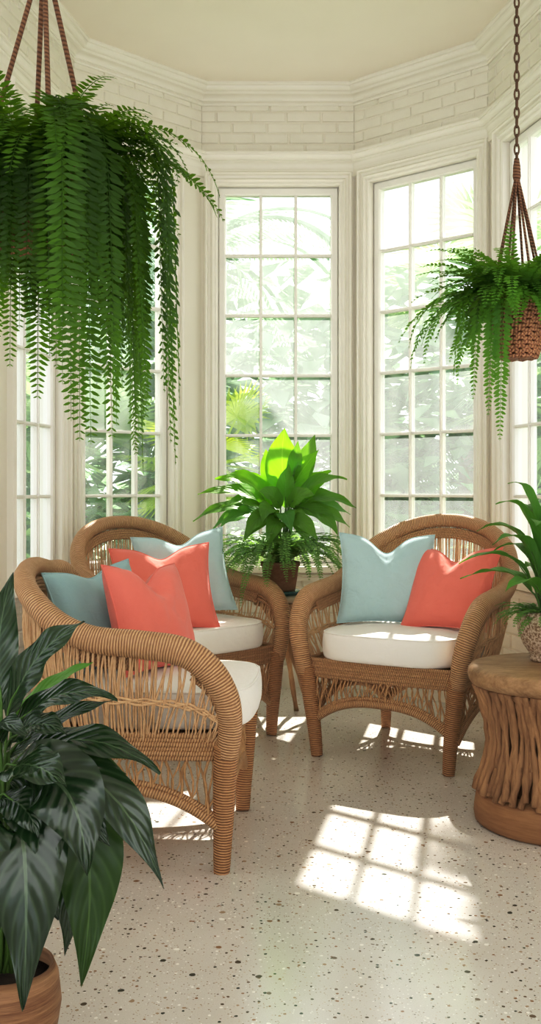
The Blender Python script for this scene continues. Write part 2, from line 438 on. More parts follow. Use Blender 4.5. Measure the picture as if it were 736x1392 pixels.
# ------------------------------------------------------------------ wicker armchairs
def wicker_chair(label, c, f, W=1.0, backh=1.01, seed=1, legw=.325, one_arm=False, D=1.0, rk=.9):
    """c = seat centre on the floor, f = direction the chair faces"""
    th = math.atan2(f[0], -f[1])
    t = thing('wicker_armchair', label, 'armchair', (c[0], c[1], 0), th, 'wicker armchairs in the bay')
    r = random.Random(seed); kb = (backh - .70) / .31
    K = [(.348, -.372, .36), (.362, -.382, .45), (.382, -.372, .54), (.397, -.325, .625), (.405, -.245, .68), (.408, -.12, .70), (.404, .03, .722), (.386, .165, .785), (.335, .275, .88), (.24, .352, .955), (.12, .39, .998), (0, .40, 1.01)]
    RR = [.037, .041, .045, .048, .049, .047, .045, .043, .041, .039, .037, .036]
    LO = [(.338, -.350, .40), (.34, -.34, .40), (.342, -.325, .40), (.345, -.285, .40), (.347, -.215, .40), (.347, -.10, .40), (.344, .03, .40), (.328, .145, .40), (.282, .235, .40), (.205, .295, .40), (.105, .325, .40), (0, .335, .40)]
    fz = lambda z: .70 + (z - .70) * kb if z > .70 else z
    mir = lambda a: [V(-x * W, y, z) for x, y, z in a] + [V(x * W, y, z) for x, y, z in reversed(a[:-1])]
    Kc = [(x, y, fz(z)) for x, y, z in K]
    N = 220
    RR = [x * rk for x in RR]
    LO = [(x, y * D if y > 0 else y, z) for x, y, z in LO]; Kc = [(x, y * D if y > 0 else y, z) for x, y, z in Kc]
    rk_, lk_ = mir(Kc), mir(LO); rr_ = RR + RR[-2::-1]
    if one_arm:     # the hoop of the back comes down to the seat on the far side
        ic = len(K) - 1
        rk_ = rk_[:ic + 1] + [V(.13 * W, .39 * D, fz(.98)), V(.25 * W, .35 * D, .86), V(.33 * W, .28 * D, .72), V(.365 * W, .21 * D, .57), V(.36 * W, .17 * D, .44), V(.345 * W, .15 * D, .36)]
        lk_ = lk_[:ic + 1] + [V(.105 * W, .325 * D, .40), V(.205 * W, .295 * D, .40), V(.27 * W, .245 * D, .40), V(.315 * W, .185 * D, .40), V(.325 * W, .16 * D, .40), V(.33 * W, .15 * D, .40)]
        rr_ = RR + [.033] * 6
    rim = catmull(rk_, N); low = catmull(lk_, N)
    rad = lerp_list(rr_, N)
    mb = MB(); mb.tube(rim, rad, 14); 
    mb.build('rolled_rim', RIMM, t)
    def at(p, s):
        x = max(0, min(1, s)) * N; k = min(int(x), N - 1); return p[k].lerp(p[k + 1], x - k)
    # woven panel: wavy upright strands between seat and rim
    pm = MB(); s = .035
    while s < .965:
        arm = abs(s - .5) > .235
        step = ((.0074 if one_arm else .0050) if arm else .0034) * r.uniform(.7, 1.3)
        s += step
        sl = (r.choice((-1, 1)) * r.uniform(.006, .022) * (1.7 if one_arm else 1)) if arm else r.uniform(-.006, .006)
        wob = r.uniform(.001, .0035) if arm else r.uniform(.0005, .002); ph = r.uniform(0, 6.28); fq = r.uniform(5, 9)
        dep = r.uniform(-.006, .006); pts = []
        h = (at(rim, s) - at(low, s)).length
        if h < .06: continue
        nn = 4 + int(h * 14)
        for k in range(nn + 1):
            q = k / nn; ss = s + sl * (q - .5) * 1.0 + wob * math.sin(fq * q + ph)
            a = at(low, ss).lerp(at(rim, ss), q)
            out = V(a.x, a.y + .1, 0).normalized()
            bulge = .018 * math.sin(PI * q)
            pts.append(a + out * (bulge + dep * math.sin(9 * q + ph)))
        pm.tube(pts, r.uniform(.0024, .0040), 4, caps=False)
    def hoop(q, rr, s0=.06, s1=.94, dz=0, wig=.003, m=pm):
        pts = []
        for k in range(121):
            ss = s0 + (s1 - s0) * k / 120; a = at(low, ss).lerp(at(rim, ss), q)
            out = V(a.x, a.y + .1, 0).normalized()
            pts.append(a + out * (.018 * math.sin(PI * q) + wig * math.sin(k * 1.9 + q * 40)) + V(0, 0, dz + wig * math.sin(k * 1.1 + q * 90)))
        m.tube(pts, rr, 5, caps=True)
    for q in (.40, .425, .45): hoop(q, .0045, .08, .82 if one_arm else .92)
    pm.build('woven_panel', STRM, t)
    # plaited border inside the hoop of the back
    bm = MB()
    for dq in (.042, .054, .066, .078):
        pts = []
        for k in range(101):
            ss = (.3 + .5 * k / 100) if one_arm else (.2 + .6 * k / 100); a = at(rim, ss); b = at(low, ss); d = (b - a).normalized()
            inn = V(-a.x, -a.y - .1, 0).normalized()
            pts.append(a + d * dq + inn * .008)
        bm.tube(pts, .0082, 6)
    for dq in (.05, .066):
        for sg in ((0,) if one_arm else (0, 1)):
            pts = []
            for k in range(41):
                ss = (.085 + .13 * k / 40); ss = 1 - ss if sg else ss
                a = at(rim, ss); b = at(low, ss); d = (b - a).normalized()
                pts.append(a + d * dq)
            bm.tube(pts, .008, 6)
    bm.build('back_border', BANDM, t)
    # seat band round the frame
    per = [(-.335, -.352), (-.17, -.366), (0, -.37), (.17, -.366), (.335, -.352)] + [(x, y) for x, y, z in LO[3:]] + [(-x, y) for x, y, z in reversed(LO[3:-1])] + [(-.335, -.352)]
    per = [V(x * W, y, 0) for x, y in per]; pc = catmull(per, 150)
    sb = MB()
    for k in range(6):
        z = .352 + k * .0135
        sb.tube([p + V(0, 0, z) + V(p.x, p.y, 0).normalized() * (.004 if k % 2 else 0) for p in pc[:-1]], .0095, 6, closed=True)
    sb.build('seat_band', BANDM, t)
    st = MB()
    ring = pc[:-1]; m = len(ring)
    st.add([p * .985 + V(0, 0, .405) for p in ring] + [p * .985 + V(0, 0, .392) for p in ring], [tuple(range(m)), tuple(reversed(range(m, 2 * m)))] + [(i, m + i, m + (i + 1) % m, (i + 1) % m) for i in range(m)])
    st.build('seat', STRM, t, False)
    # legs
    feet = [(-legw, -.352), (legw, -.352), (-.275, .30 * D), (.275, .30 * D)]; tops = [(-.345, -.368), (.345, -.368), (-.262, .262 * D), (.262, .262 * D)]
    for (fx, fy), (tx, ty) in zip(feet, tops):
        lm = MB(); fr = fy < 0
        pts = [V(fx * W, fy, 0), V(fx * W * 1.005, fy, .012), V((fx * .8 + tx * .2) * W, fy * .8 + ty * .2, .10), V((fx * .5 + tx * .5) * W, fy * .5 + ty * .5, .22), V(tx * W, ty, .39)]
        rr = [.023, .0255, .029, .034, .038] if fr else [.021, .023, .026, .028, .03]
        lm.tube(catmull(pts, 24), lerp_list(rr, 24), 12)
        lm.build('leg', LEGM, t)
    # arched rails and the open weave above them
    F0, F1 = V(-.335 * W, -.355, 0), V(.335 * W, -.355, 0); B0, B1 = V(-.268 * W, .275 * D, 0), V(.268 * W, .275 * D, 0)
    wm = MB()
    for a, b, bow in ((F0, F1, V(0, -.012, 0)), (F1, B1, V(.035 * W, .05, 0)), (B1, B0, V(0, .05, 0)), (B0, F0, V(-.035 * W, .05, 0))):
        def base(q): return a.lerp(b, q) + bow * math.sin(PI * q)
        def zr(q): return .135 + .12 * (1 - abs(2 * q - 1) ** 2.6)
        rm = MB(); rm.tube([base(k / 40) + V(0, 0, zr(k / 40)) for k in range(41)], .0165, 8)
        rm.tube([base(k / 40) + V(0, 0, zr(k / 40) + .022) for k in range(41)], .009, 6)
        rm.build('arched_rail', BANDM, t)
        L = (b - a).length; q = .03
        while q < .97:
            q += .0105 / L * r.uniform(.6, 1.3)
            sl = r.uniform(-.05, .05); ph = r.uniform(0, 6); out = V(0, 0, 0).lerp(base(.5), 1).normalized()
            pts = []
            for k in range(7):
                u = k / 6; qq = max(.01, min(.99, q + sl * (u - .5) + .012 * math.sin(6 * u + ph)))
                z0 = zr(qq) + .01
                pts.append(base(qq) + V(0, 0, z0 + (.36 - z0) * u) + out * (.008 * math.sin(8 * u + ph)))
            wm.tube(pts, r.uniform(.0026, .0045), 4, caps=False)
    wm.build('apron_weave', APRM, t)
    return t, th

def cushion(label, chair_loc, th, y0=-.385, y1=.27, hw=.318, h=.125, seed=0, W=1.0):
    o = thing; mb = MB(); r = random.Random(seed)
    NU, NV = 72, 22
    def outline(u):
        a = 2 * PI * u; ca, sa = math.cos(a), math.sin(a)
        e = 2 / (3.2 if sa > 0 else 5.0)
        x = abs(ca) ** e * (1 if ca > 0 else -1) * hw * W; y = abs(sa) ** e * (1 if sa > 0 else -1) * (y1 - y0) / 2 + (y0 + y1) / 2
        if sa < 0: y -= .022 * (1 - (x / (hw * W)) ** 2)
        if sa > 0: x *= 1 - .14 * smooth(.2, 1, sa)
        return x, y
    cy = (y0 + y1) / 2
    def fn(u, v):
        x, y = outline(u)
        # v: 0 bottom centre -> .28 bottom edge -> .72 top edge -> 1 top centre
        if v < .25: k = v / .25; s = k * .955; z = 0
        elif v < .72:
            k = (v - .25) / .47; s = .955 + .045 * math.sin(PI * k) ** .7; z = h * .93 * (.5 - .5 * math.cos(PI * k))
        else: k = (v - .72) / .28; s = (1 - k) * .955; z = h * (.93 + .07 * smooth(0, .5, k))
        px, py = x * s, cy + (y - cy) * s
        z += (noise.noise(V(px * 7, py * 7, seed)) * .006 + noise.noise(V(px * 22, py * 9, seed + 4)) * .003) * smooth(.3, .8, v)
        return V(px, py, z)
    mb.grid(fn, NU, NV, True)
    ob = mb.build('seat_cushion', WHITEF, None)
    ob.location = (chair_loc[0], chair_loc[1], .407 + .02); ob.rotation_euler = (0, 0, th)
    tag(ob, label, 'cushion', 'white seat cushions on the wicker armchairs')
    pm = MB(); 
    pts = []
    for k in range(96):
        x, y = outline(k / 96); s = .975; pts.append(V(x * s, cy + (y - cy) * s, h * .90))
    pm.tube(pts, .004, 6, closed=True); pm.build('piping', WHITEF, ob)
    return ob

def pillow(label, mat, loc, yaw, lean, roll, w=.43, h=.43, th=.15, chop=.07, seed=0, group=None):
    """loc = bottom centre of the pillow; yaw: direction its front looks (0 = towards -Y)"""
    root = MB(); n = 30
    def body(sg):
        def fn(a, b):
            u, v = a * 2 - 1, b * 2 - 1
            x = u * w / 2 * (1 - .10 * (1 - v * v)); y = v * h / 2 * (1 - .09 * (1 - u * u))
            d = math.exp(-(u / .33) ** 2) * smooth(-.1, 1, v)
            y -= chop * d
            tk = ((1 - u ** 2) * (1 - v ** 2)); tk = max(0, tk) ** .42 * th / 2
            tk *= 1 - .28 * d * smooth(.2, 1, v)
            z = sg * tk
            crease = noise.noise(V(u * 2.2 + seed, v * 2.2, sg)) * .008 + noise.noise(V(u * 6 + seed, v * 3, sg + 3)) * .003
            crease -= .012 * math.exp(-(u / .09) ** 2) * smooth(.15, .9, v) * sg * 1.0 * (1 if chop > .03 else 0) * sg
            z += sg * crease * (1 - max(abs(u), abs(v)) ** 6)
            return V(x, -z, y)
        return fn
    root.grid(body(1), n, n); 
    b2 = MB(); b2.grid(body(-1), n, n)
    root.add(b2.v, [tuple(reversed(f)) for f in b2.f], [list(reversed(q)) for q in b2.uv])
    # raise so that the lowest corner is at 0 after rotation
    M = Matrix.Rotation(yaw, 4, 'Z') @ Matrix.Rotation(-lean, 4, 'X') @ Matrix.Rotation(roll, 4, 'Y')
    lowz = min((M @ Vector(v)).z for v in root.v)
    ob = root.build('throw_pillow', mat, None)
    ob.rotation_euler = M.to_euler(); ob.location = (loc[0], loc[1], loc[2] - lowz - .012)
    tag(ob, label, 'pillow', group or 'throw pillows on the armchairs')
    f = body(1); pts = []
    for k in range(30): pts.append(f(k / 30, 0))
    for k in range(30): pts.append(f(1, k / 30))
    for k in range(30): pts.append(f(1 - k / 30, 1))
    for k in range(30): pts.append(f(0, 1 - k / 30))
    pp = MB(); pp.tube(pts, .0032, 5, closed=True); pp.build('seam_piping', mat, ob)
    return ob

CR = ((.645, 4.72), V(-.52, -.854).normalized())
CB = ((-.475, 4.985), V(.70, -.714).normalized())
CF = ((-.475, 3.52), V(.997, -.076).normalized())
tR, aR = wicker_chair('tan wicker armchair on the right, facing left, with a blue and a coral pillow', *CR, W=1.01, backh=1.01, seed=3, legw=.30)
tB, aB = wicker_chair('tan wicker armchair on the left further from the viewer, nearest the corner windows', *CB, W=1.0, backh=.995, seed=5)
tF, aF = wicker_chair('tan wicker armchair nearest the viewer on the left, seen side-on with its open woven arm', *CF, W=.98, backh=.90, seed=9, legw=.315, one_arm=True, D=.80)
cushion('white seat cushion on the right-hand wicker armchair', CR[0], aR, seed=1, W=1.0)
cushion('white seat cushion on the far left wicker armchair', CB[0], aB, seed=2, W=1.0)
cushion('white seat cushion on the nearest wicker armchair, bulging past its front', CF[0], aF, y0=-.42, y1=.21, seed=3, W=.98)
ST = .552
pillow('pale blue pillow with a dented top on the right-hand armchair', BLUEF, (.53, 4.82, ST), -.10, .22, .02, .44, .42, .15, .075, 1)
pillow('coral pillow leaning on the arm of the right-hand armchair', CORALF, (.80, 4.66, ST), -.66, .50, -.04, .42, .40, .15, .06, 2)
pillow('coral pillow tilted on the far left armchair, in front of a blue one', CORALF, (-.475, 4.70, ST - .02), .28, .36, -.05, .46, .40, .16, .05, 3)
pillow('pale blue pillow behind the coral one on the far left armchair', BLUEF, (-.41, 5.00, ST), .35, .28, -.10, .46, .41, .14, .05, 4)
pillow('dusty blue pillow against the back of the nearest armchair', TEALF, (-.585, 3.61, ST), .95, .30, -.06, .42, .36, .15, .03, 5)
pillow('pointed coral pillow before the dusty blue one on the nearest armchair', CORALF, (-.405, 3.57, ST), 1.08, .30, .05, .42, .37, .17, .06, 6)

# ------------------------------------------------------------------ plants: leaves and fronds
def bez(p0, p1, p2, t): return p0 * (1 - t) ** 2 + p1 * 2 * t * (1 - t) + p2 * t * t
def leaf(parent, p0, p1, p2, width, mat, up=(0, -.4, 1), fold=.22, wave=.05, seed=0, nu=18, nv=8, droopy=0, full=.8, name='leaf', stalk=None):
    p0, p1, p2 = Vector(p0), Vector(p1), Vector(p2); up = Vector(up).normalized()
    mb = MB(); L = (p1 - p0).length + (p2 - p1).length
    def fn(a, b):
        t = a; c = bez(p0, p1, p2, t); e = .01
        T = (bez(p0, p1, p2, min(1, t + e)) - bez(p0, p1, p2, max(0, t - e))).normalized()
        S = T.cross(up)
        S = S.normalized() if S.length > 1e-4 else V(1, 0, 0)
        Nn = S.cross(T)
        w = width / 2 * max(0, math.sin(PI * min(1, (t * .985 + .012)) ** full)) ** .85 * (1 - .30 * smooth(.72, 1, t))
        v = b * 2 - 1
        h = fold * abs(v) * w - droopy * v * v * w
        h += wave * width * v * v * math.sin(t * 17 + seed * 2.1 + (1.5 if v > 0 else 0)) * smooth(0, .2, t)
        h += .012 * width * math.sin(t * 60 - abs(v) * 7) * (1 - abs(v))
        return c + S * (v * w * (1 - .1 * fold)) + Nn * h
    mb.grid(fn, nu, nv)
    o = mb.build(name, mat, parent)
    if stalk:
        sm = MB(); q = [Vector(stalk), Vector(stalk).lerp(p0, .55) + V(0, 0, .02), p0, bez(p0, p1, p2, .25)]
        sm.tube(catmull(q, 10), lerp_list([.0045, .004, .0032, .0016], 10), 5); sm.build('stalk', STEM, o)
    return o
def sub(o, parent):    # shift a child mesh built in world space so that it hangs under its thing
    o.matrix_parent_inverse = Matrix.Translation(-Vector(parent.location)); return o
def frond(parent, base, az, L, e0, e1, k, W, n, mat, seed, pin=1.0, name='frond', twist=0, rach=.0016, tipw=.55):
    r = random.Random(seed); mb = MB(); p = Vector(base); pts = [p.copy()]; tang = []
    M = 26; azz = az
    for i in range(M):
        t = (i + .5) / M; e = (e0 + (e1 - e0) * t ** k) if k < 5 else e0 + (e1 - e0) * smooth(.0, k - 5, t); azz = az + twist * t
        d = V(math.cos(azz) * math.cos(e), math.sin(azz) * math.cos(e), math.sin(e)); p = p + d * (L / M); pts.append(p.copy()); tang.append((d, azz))
    mb.tube(pts, [rach * (1 - .7 * i / M) for i in range(M + 1)], 4, caps=False)
    VV = []; FF = []
    for j in range(n):
        t = .05 + .95 * (j + .5) / n
        x = t * M; i = min(int(x), M - 1); c = pts[i].lerp(pts[i + 1], x - i); d, a = tang[i]
        side = V(-math.sin(a), math.cos(a), 0); nrm = side.cross(d)
        w = W * min(1, .35 + t / .18) * max(.0, (1 - t)) ** tipw + .003
        for sg in (-1, 1):
            ln = w * r.uniform(.82, 1.12)
            dd = (side * sg + d * r.uniform(.18, .42) + nrm * r.uniform(-.30, .12) + V(0, 0, -.12)).normalized()
            wv = d * (min(L / n * .46, ln * .22) * pin)
            up = nrm * (.06 * ln)
            b = len(VV)
            VV += [c, c + dd * ln * .35 + wv + up, c + dd * ln, c + dd * ln * .30 - wv + up, c + dd * ln * .75 + wv * .75 - up * .4, c + dd * ln * .7 - wv * .75 - up * .4]
            FF += [(b, b + 3, b + 5, b + 4, b + 1), (b + 4, b + 5, b + 2)]
    mb.add(VV, FF)
    return mb.build(name, mat, parent)
def plant_parts(t, fn):
    """fn builds children in world space; move them under the thing at its base"""
    before = set(t.children)
    fn()
    for o in t.children:
        if o not in before: sub(o, t)

# ------------------------------------------------------------------ hanging fern on the left
LX, LY = -.575, 2.62
hf = thing('hanging_fern', 'large dark trailing fern hanging from ropes at the upper left, in a terracotta pot', 'hanging plant', (LX, LY, 1.75))
def build_left():
    pot = MB(); pot.lathe([(.085, 1.75), (.098, 1.755), (.125, 1.90), (.14, 1.905), (.142, 1.945), (.13, 1.948), (.12, 1.92)], 36, (LX, LY, 0)); pot.build('terracotta_pot', TERRA, hf)
    so_ = MB(); so_.lathe([(.0, 1.925), (.122, 1.922)], 24, (LX, LY, 0)); so_.build('soil', SOIL, hf)
    knot = V(LX + .01, LY, 2.50)
    for a in (.35, 1.9, 3.5, 5.1):
        rp = MB(); q = V(LX + .14 * math.cos(a), LY + .14 * math.sin(a), 1.94)
        rp.tube([q.lerp(knot, k / 12) for k in range(13)], .0065, 8); rp.build('rope', ROPE, hf)
    rp = MB(); rp.tube([knot + V(0, 0, -.02), knot + V(0, 0, .04), V(LX + .01, LY, 3.0), V(LX + .01, LY, 3.53)], .008, 8); rp.build('rope', ROPE, hf)
    hk = MB(); hk.lathe([(0, 3.52), (.02, 3.525), (.024, 3.549), (.0, 3.55)], 16, (LX + .01, LY, 0)); hk.build('ceiling_hook', CHAINM, hf)
    r = random.Random(11); n = 98; stuff = MB()
    for i in range(n + 130):
        az = i * 2.39996 + r.uniform(-.25, .25); ca = math.cos(az); tw = r.uniform(-.35, .35); ring = r.uniform(.03, .13)
        if i < 56:      # long trailing fronds, longest on the right
            L = r.uniform(.74, 1.02) if ca > .3 else (r.uniform(.30, .46) if r.random() < .88 else r.uniform(.55, .72))
            e0 = r.uniform(.8, 1.4); e1 = -1.54; k = 5 + r.uniform(.26, .50)
        elif i < 84:    # arching
            L = r.uniform(.36, .52); e0 = r.uniform(.9, 1.35); e1 = r.uniform(-1.5, -1.0); k = r.uniform(.6, .9)
        elif i < n:     # upright crown
            L = r.uniform(.28, .42); e0 = r.uniform(1.05, 1.5); e1 = r.uniform(-.9, .2); k = 1.2; ring *= .6
        else:           # the dense tangle over and round the pot
            q = (i - n) % 3
            L = (r.uniform(.28, .46), r.uniform(.22, .36), r.uniform(.36, .50) + (.16 if ca > .2 else 0))[q]; e0 = (r.uniform(.2, .9), r.uniform(.8, 1.4), r.uniform(.5, 1.2))[q]
            e1 = (-1.52, r.uniform(-1, -.2), -1.5)[q]; k = (5 + r.uniform(.2, .4), 1.0, 5 + r.uniform(.25, .45))[q]; ring = r.uniform(.06, .15)
        b = V(LX + ring * math.cos(az), LY + ring * math.sin(az), 1.935)
        if 84 <= i < n and i % 2: b = b + V(-.08, .06, .0); L *= .9; e1 = -.3
        big = 1.25 if i < 56 and L > .6 else 1
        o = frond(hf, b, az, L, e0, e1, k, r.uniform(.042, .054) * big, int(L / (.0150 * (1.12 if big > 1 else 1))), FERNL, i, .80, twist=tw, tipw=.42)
        if i >= n:
            m = o.data; stuff.add([v.co for v in m.vertices], [tuple(p.vertices) for p in m.polygons]); bpy.data.objects.remove(o); bpy.data.meshes.remove(m)
    o = stuff.build('inner_fronds', FERNL, hf); o['kind'] = 'stuff'
    # two long fronds arching out over the window
    frond(hf, (LX + .06, LY, 1.97), .02, .52, 1.25, -1.35, .80, .052, 36, FERNL, 301, .85)
    frond(hf, (LX + .06, LY, 1.97), -.3, .44, 1.2, -1.3, .80, .050, 32, FERNL, 302, .85)
plant_parts(hf, build_left)

# ------------------------------------------------------------------ hanging fern on the right
RX, RY = .825, 3.50
hr = thing('hanging_fern', 'lighter green fern hanging on a chain at the upper right, in a woven basket', 'hanging plant', (RX, RY, 1.59))
def build_right():
    bk = MB()
    for k in range(15):
        z = 1.60 + k * .0135; t = k / 14; rr = .058 + .034 * t ** .7
        bk.tube([V(RX + rr * math.cos(2 * PI * j / 40), RY + rr * math.sin(2 * PI * j / 40), z + .002 * math.sin(j * PI / 2 + k * PI)) for j in range(40)], .0078, 6, closed=True)
    for k in range(20):
        a = 2 * PI * k / 20
        bk.tube([V(RX + (.061 + .034 * (q / 8) ** .7) * math.cos(a), RY + (.061 + .034 * (q / 8) ** .7) * math.sin(a), 1.595 + .2 * q / 8) for q in range(9)], .005, 5)
    bk.lathe([(0, 1.592), (.056, 1.594), (.06, 1.60)], 30, (RX, RY, 0))
    bk.build('woven_basket', BASKM, hr)
    so_ = MB(); so_.lathe([(0, 1.775), (.087, 1.77)], 24, (RX, RY, 0)); so_.build('soil', SOIL, hr)
    knot = V(RX - .005, RY, 2.215)
    for k in range(8):
        a = 2 * PI * k / 8 + .3; q = V(RX + .093 * math.cos(a), RY + .093 * math.sin(a), 1.79)
        rp = MB(); rp.tube([q.lerp(knot, j / 10) for j in range(11)], .0042, 6); rp.build('rope', ROPE, hr)
    kn = MB(); kn.tube([knot + V(0, 0, z) for z in (-.03, -.015, 0, .02, .045)], [.010, .014, .013, .012, .008], 10); kn.build('rope_knot', ROPE, hr)
    ch = MB(); z = 2.245; k = 0
    while z < 3.53:
        pts = []
        for j in range(12):
            a = 2 * PI * j / 12; x = .0075 * math.cos(a); zz = .019 * math.sin(a)
            pts.append(V(RX - .005 + (x if k % 2 else 0), RY + (0 if k % 2 else x), z + .015 + zz))
        ch.tube(pts, .0032, 6, closed=True); z += .0305; k += 1
    ch.build('chain', CHAINM, hr)
    hk = MB(); hk.lathe([(0, 3.52), (.02, 3.525), (.024, 3.549), (.0, 3.55)], 16, (RX - .005, RY, 0)); hk.build('ceiling_hook', CHAINM, hr)
    r = random.Random(23)
    for i in range(86):
        az = i * 2.39996 + r.uniform(-.2, .2)
        if i < 40: L = r.uniform(.32, .50); e0 = r.uniform(.5, 1.1); e1 = r.uniform(-1.5, -1.1); k = r.uniform(.5, .8)
        elif i < 70: L = r.uniform(.28, .40); e0 = r.uniform(.7, 1.3); e1 = r.uniform(-1.2, -.3); k = r.uniform(.8, 1.1)
        else: L = r.uniform(.18, .27); e0 = r.uniform(1.0, 1.5); e1 = r.uniform(-.3, .8); k = 1.2
        if math.cos(az) < -.1 and i < 70: L *= .92
        if math.sin(az) < -.5 and i < 40: L *= .62
        ring = r.random() * .08
        b = V(RX + ring * math.cos(az), RY + ring * math.sin(az), 1.78)
        frond(hr, b, az, L, e0, e1, k, r.uniform(.036, .048), int(L / .0135), FERNR, 500 + i, 1.15, twist=r.uniform(-.4, .4))
    inner = MB()
    for i in range(110):
        az = i * 2.39996; L = (r.uniform(.16, .24), r.uniform(.22, .32), r.uniform(.18, .28))[i % 3]; ring = r.uniform(.03, .105)
        o = frond(hr, (RX + ring * math.cos(az), RY + ring * math.sin(az), 1.785), az, L, (r.uniform(.5, 1.1), r.uniform(.9, 1.45), r.uniform(.6, 1.2))[i % 3], (-1.3, -.3, -1.0)[i % 3], r.uniform(.7, 1), r.uniform(.034, .046), int(L / .0135), FERNR, 2000 + i, 1.2)
        m = o.data; inner.add([v.co for v in m.vertices], [tuple(p.vertices) for p in m.polygons]); bpy.data.objects.remove(o); bpy.data.meshes.remove(m)
    inner.build('inner_fronds', FERNR, hr)['kind'] = 'stuff'
    for az, L, e0, k in ((4.0, .50, .6, 5.35), (3.7, .46, .7, 5.4), (4.2, .58, .6, 5.3), (3.3, .46, .9, .6), (2.9, .42, .95, .8), (3.6, .46, .7, .7), (.2, .5, .7, 5.4), (-.4, .62, .6, 5.35), (3.05, .42, .8, 5.5), (3.45, .46, .9, 5.5)):
        frond(hr, (RX + .06 * math.cos(az), RY + .06 * math.sin(az), 1.775), az, L, e0, -1.5, k, .044, int(L / .0145), FERNR, int(az * 100), 1.2)
plant_parts(hr, build_right)

# ------------------------------------------------------------------ drum table with potted plant
DX, DY = 1.005, 3.667
dt = thing('drum_table', 'round brown drum table of twisted bark sticks at the right edge', 'side table', (DX, DY, 0))
tp = MB(); tp.lathe([(0, .478), (.285, .478), (.300, .483), (.311, .498), (.314, .512), (.311, .530), (.303, .541), (.29, .545), (.0, .545)], 64); tp.build('table_top', TOPW, dt)
co_ = MB(); co_.lathe([(.24, .10), (.228, .2), (.222, .28), (.232, .38), (.25, .478)], 48); co_.build('body_core', BARKD, dt)
st_ = MB(); r = random.Random(5)
def drum_r(z): return .236 + .045 * abs((z - .29) / .19) ** 1.8
for i in range(132):
    a = 2 * PI * i / 132 + r.uniform(-.03, .03); sl = r.choice((-1, 1)) * r.uniform(.02, .22); ph = r.uniform(0, 6)
    z0, z1 = (r.uniform(.10, .13), .482)
    if i % 5 == 0: z0 = r.uniform(.16, .28)
    pts = []; R = []
    for k in range(11):
        q = k / 10; z = z0 + (z1 - z0) * q; pin = 1 - .35 * math.exp(-((z - .30) / .05) ** 2)
        aa = a + sl * (q - .5) + .028 * math.sin(5 * q + ph)
        rr = drum_r(z) + r.uniform(-.003, .006) + (.006 if i % 3 == 0 else 0)
        pts.append(V(rr * math.cos(aa), rr * math.sin(aa), z)); R.append(r.uniform(.0095, .0155) * pin)
    st_.tube(pts, R, 6)
st_.build('bark_sticks', BARK, dt)
rg = MB(); rg.lathe([(.0, 0), (.275, 0), (.287, .008), (.291, .03), (.289, .055), (.284, .09), (.275, .105), (.262, .112), (.25, .125), (.236, .127)], 64); rg.build('base_ring', RINGW, dt)
lr = MB(); lr.lathe([(.25, .452), (.276, .455), (.282, .466), (.278, .478), (.25, .479)], 64); lr.build('top_ring', RINGW, dt)

PX, PY, PZ = 1.005, 3.77, .5465
pp = thing('potted_plant', 'leafy green plant in a speckled stoneware pot on the drum table', 'potted plant', (PX, PY, PZ))
def build_rp():
    pm = MB(); pm.lathe([(.0, 0), (.068, 0), (.074, .01), (.07, .016), (.072, .022), (.098, .06), (.115, .105), (.119, .14), (.114, .172), (.108, .18), (.102, .176), (.104, .15)], 48, (PX, PY, PZ)); pm.build('stoneware_pot', SPECK, pp)
    so_ = MB(); so_.lathe([(0, .158), (.105, .155)], 24, (PX, PY, PZ)); so_.build('soil', SOIL, pp)
    r = random.Random(31); top = PZ + .155
    for i in range(24):
        az = i * 2.39996; t = i / 24
        hgt = .50 - .36 * t + r.uniform(-.03, .03); out = .05 + .12 * t + r.uniform(-.02, .02)
        b = V(PX + .03 * math.cos(az), PY + .03 * math.sin(az), top); d = V(math.cos(az), math.sin(az), 0)
        p0 = b + d * out * .25 + V(0, 0, hgt * .45); p1 = b + d * out * .75 + V(0, 0, hgt * 1.05); p2 = b + d * (out + .10 + .06 * t) + V(0, 0, hgt * (.98 - .4 * t))
        leaf(pp, p0, p1, p2, r.uniform(.07, .10), GRNL, (0, 0, 1) if t > .3 else d * -.8 + V(0, 0, .5), .25, .04, i, 14, 6, stalk=b)
    for i in range(46):
        az = r.uniform(0, 6.28); L = r.uniform(.12, .19)
        frond(pp, (PX + .05 * math.cos(az), PY + .05 * math.sin(az), top), az, L, r.uniform(.5, 1.1), r.uniform(-1.3, -.3), .9, .024, 14, FERNC, 900 + i, 1.4)
plant_parts(pp, build_rp)

# ------------------------------------------------------------------ twig side table with the bright plant
TX, TY = .066, 5.36
tt = thing('side_table', 'small round side table on crossed twig legs between the two far armchairs', 'side table', (TX, TY, 0))
m_ = MB(); m_.lathe([(0, .592), (.145, .592), (.156, .598), (.16, .61), (.157, .62), (.148, .625), (0, .625)], 40); m_.build('table_top', TABTOP, tt)
r = random.Random(2)
for k in range(4):
    a = PI / 4 + k * PI / 2 + .35; q = (a + PI * .78)
    lm = MB()
    for s_ in (0, 1):
        o = .012 * (1 if s_ else -1)
        pts = [V(.115 * math.cos(q) + o, .115 * math.sin(q), .598), V(.075 * math.cos(q) + o, .075 * math.sin(q) - o, .53), V(.03 * math.cos(a + 1) - o * .6, .03 * math.sin(a + 1), .44), V(.045 * math.cos(a) + o * .4, .045 * math.sin(a), .35), V(.10 * math.cos(a), .10 * math.sin(a) + o * .3, .18), V(.165 * math.cos(a), .165 * math.sin(a), 0)]
        lm.tube(catmull(pts, 24), [(.0125 + .002 * math.sin(j * 1.3 + s_)) for j in range(25)], 7)
    lm.build('twig_leg', TWIG, tt)
m_ = MB()
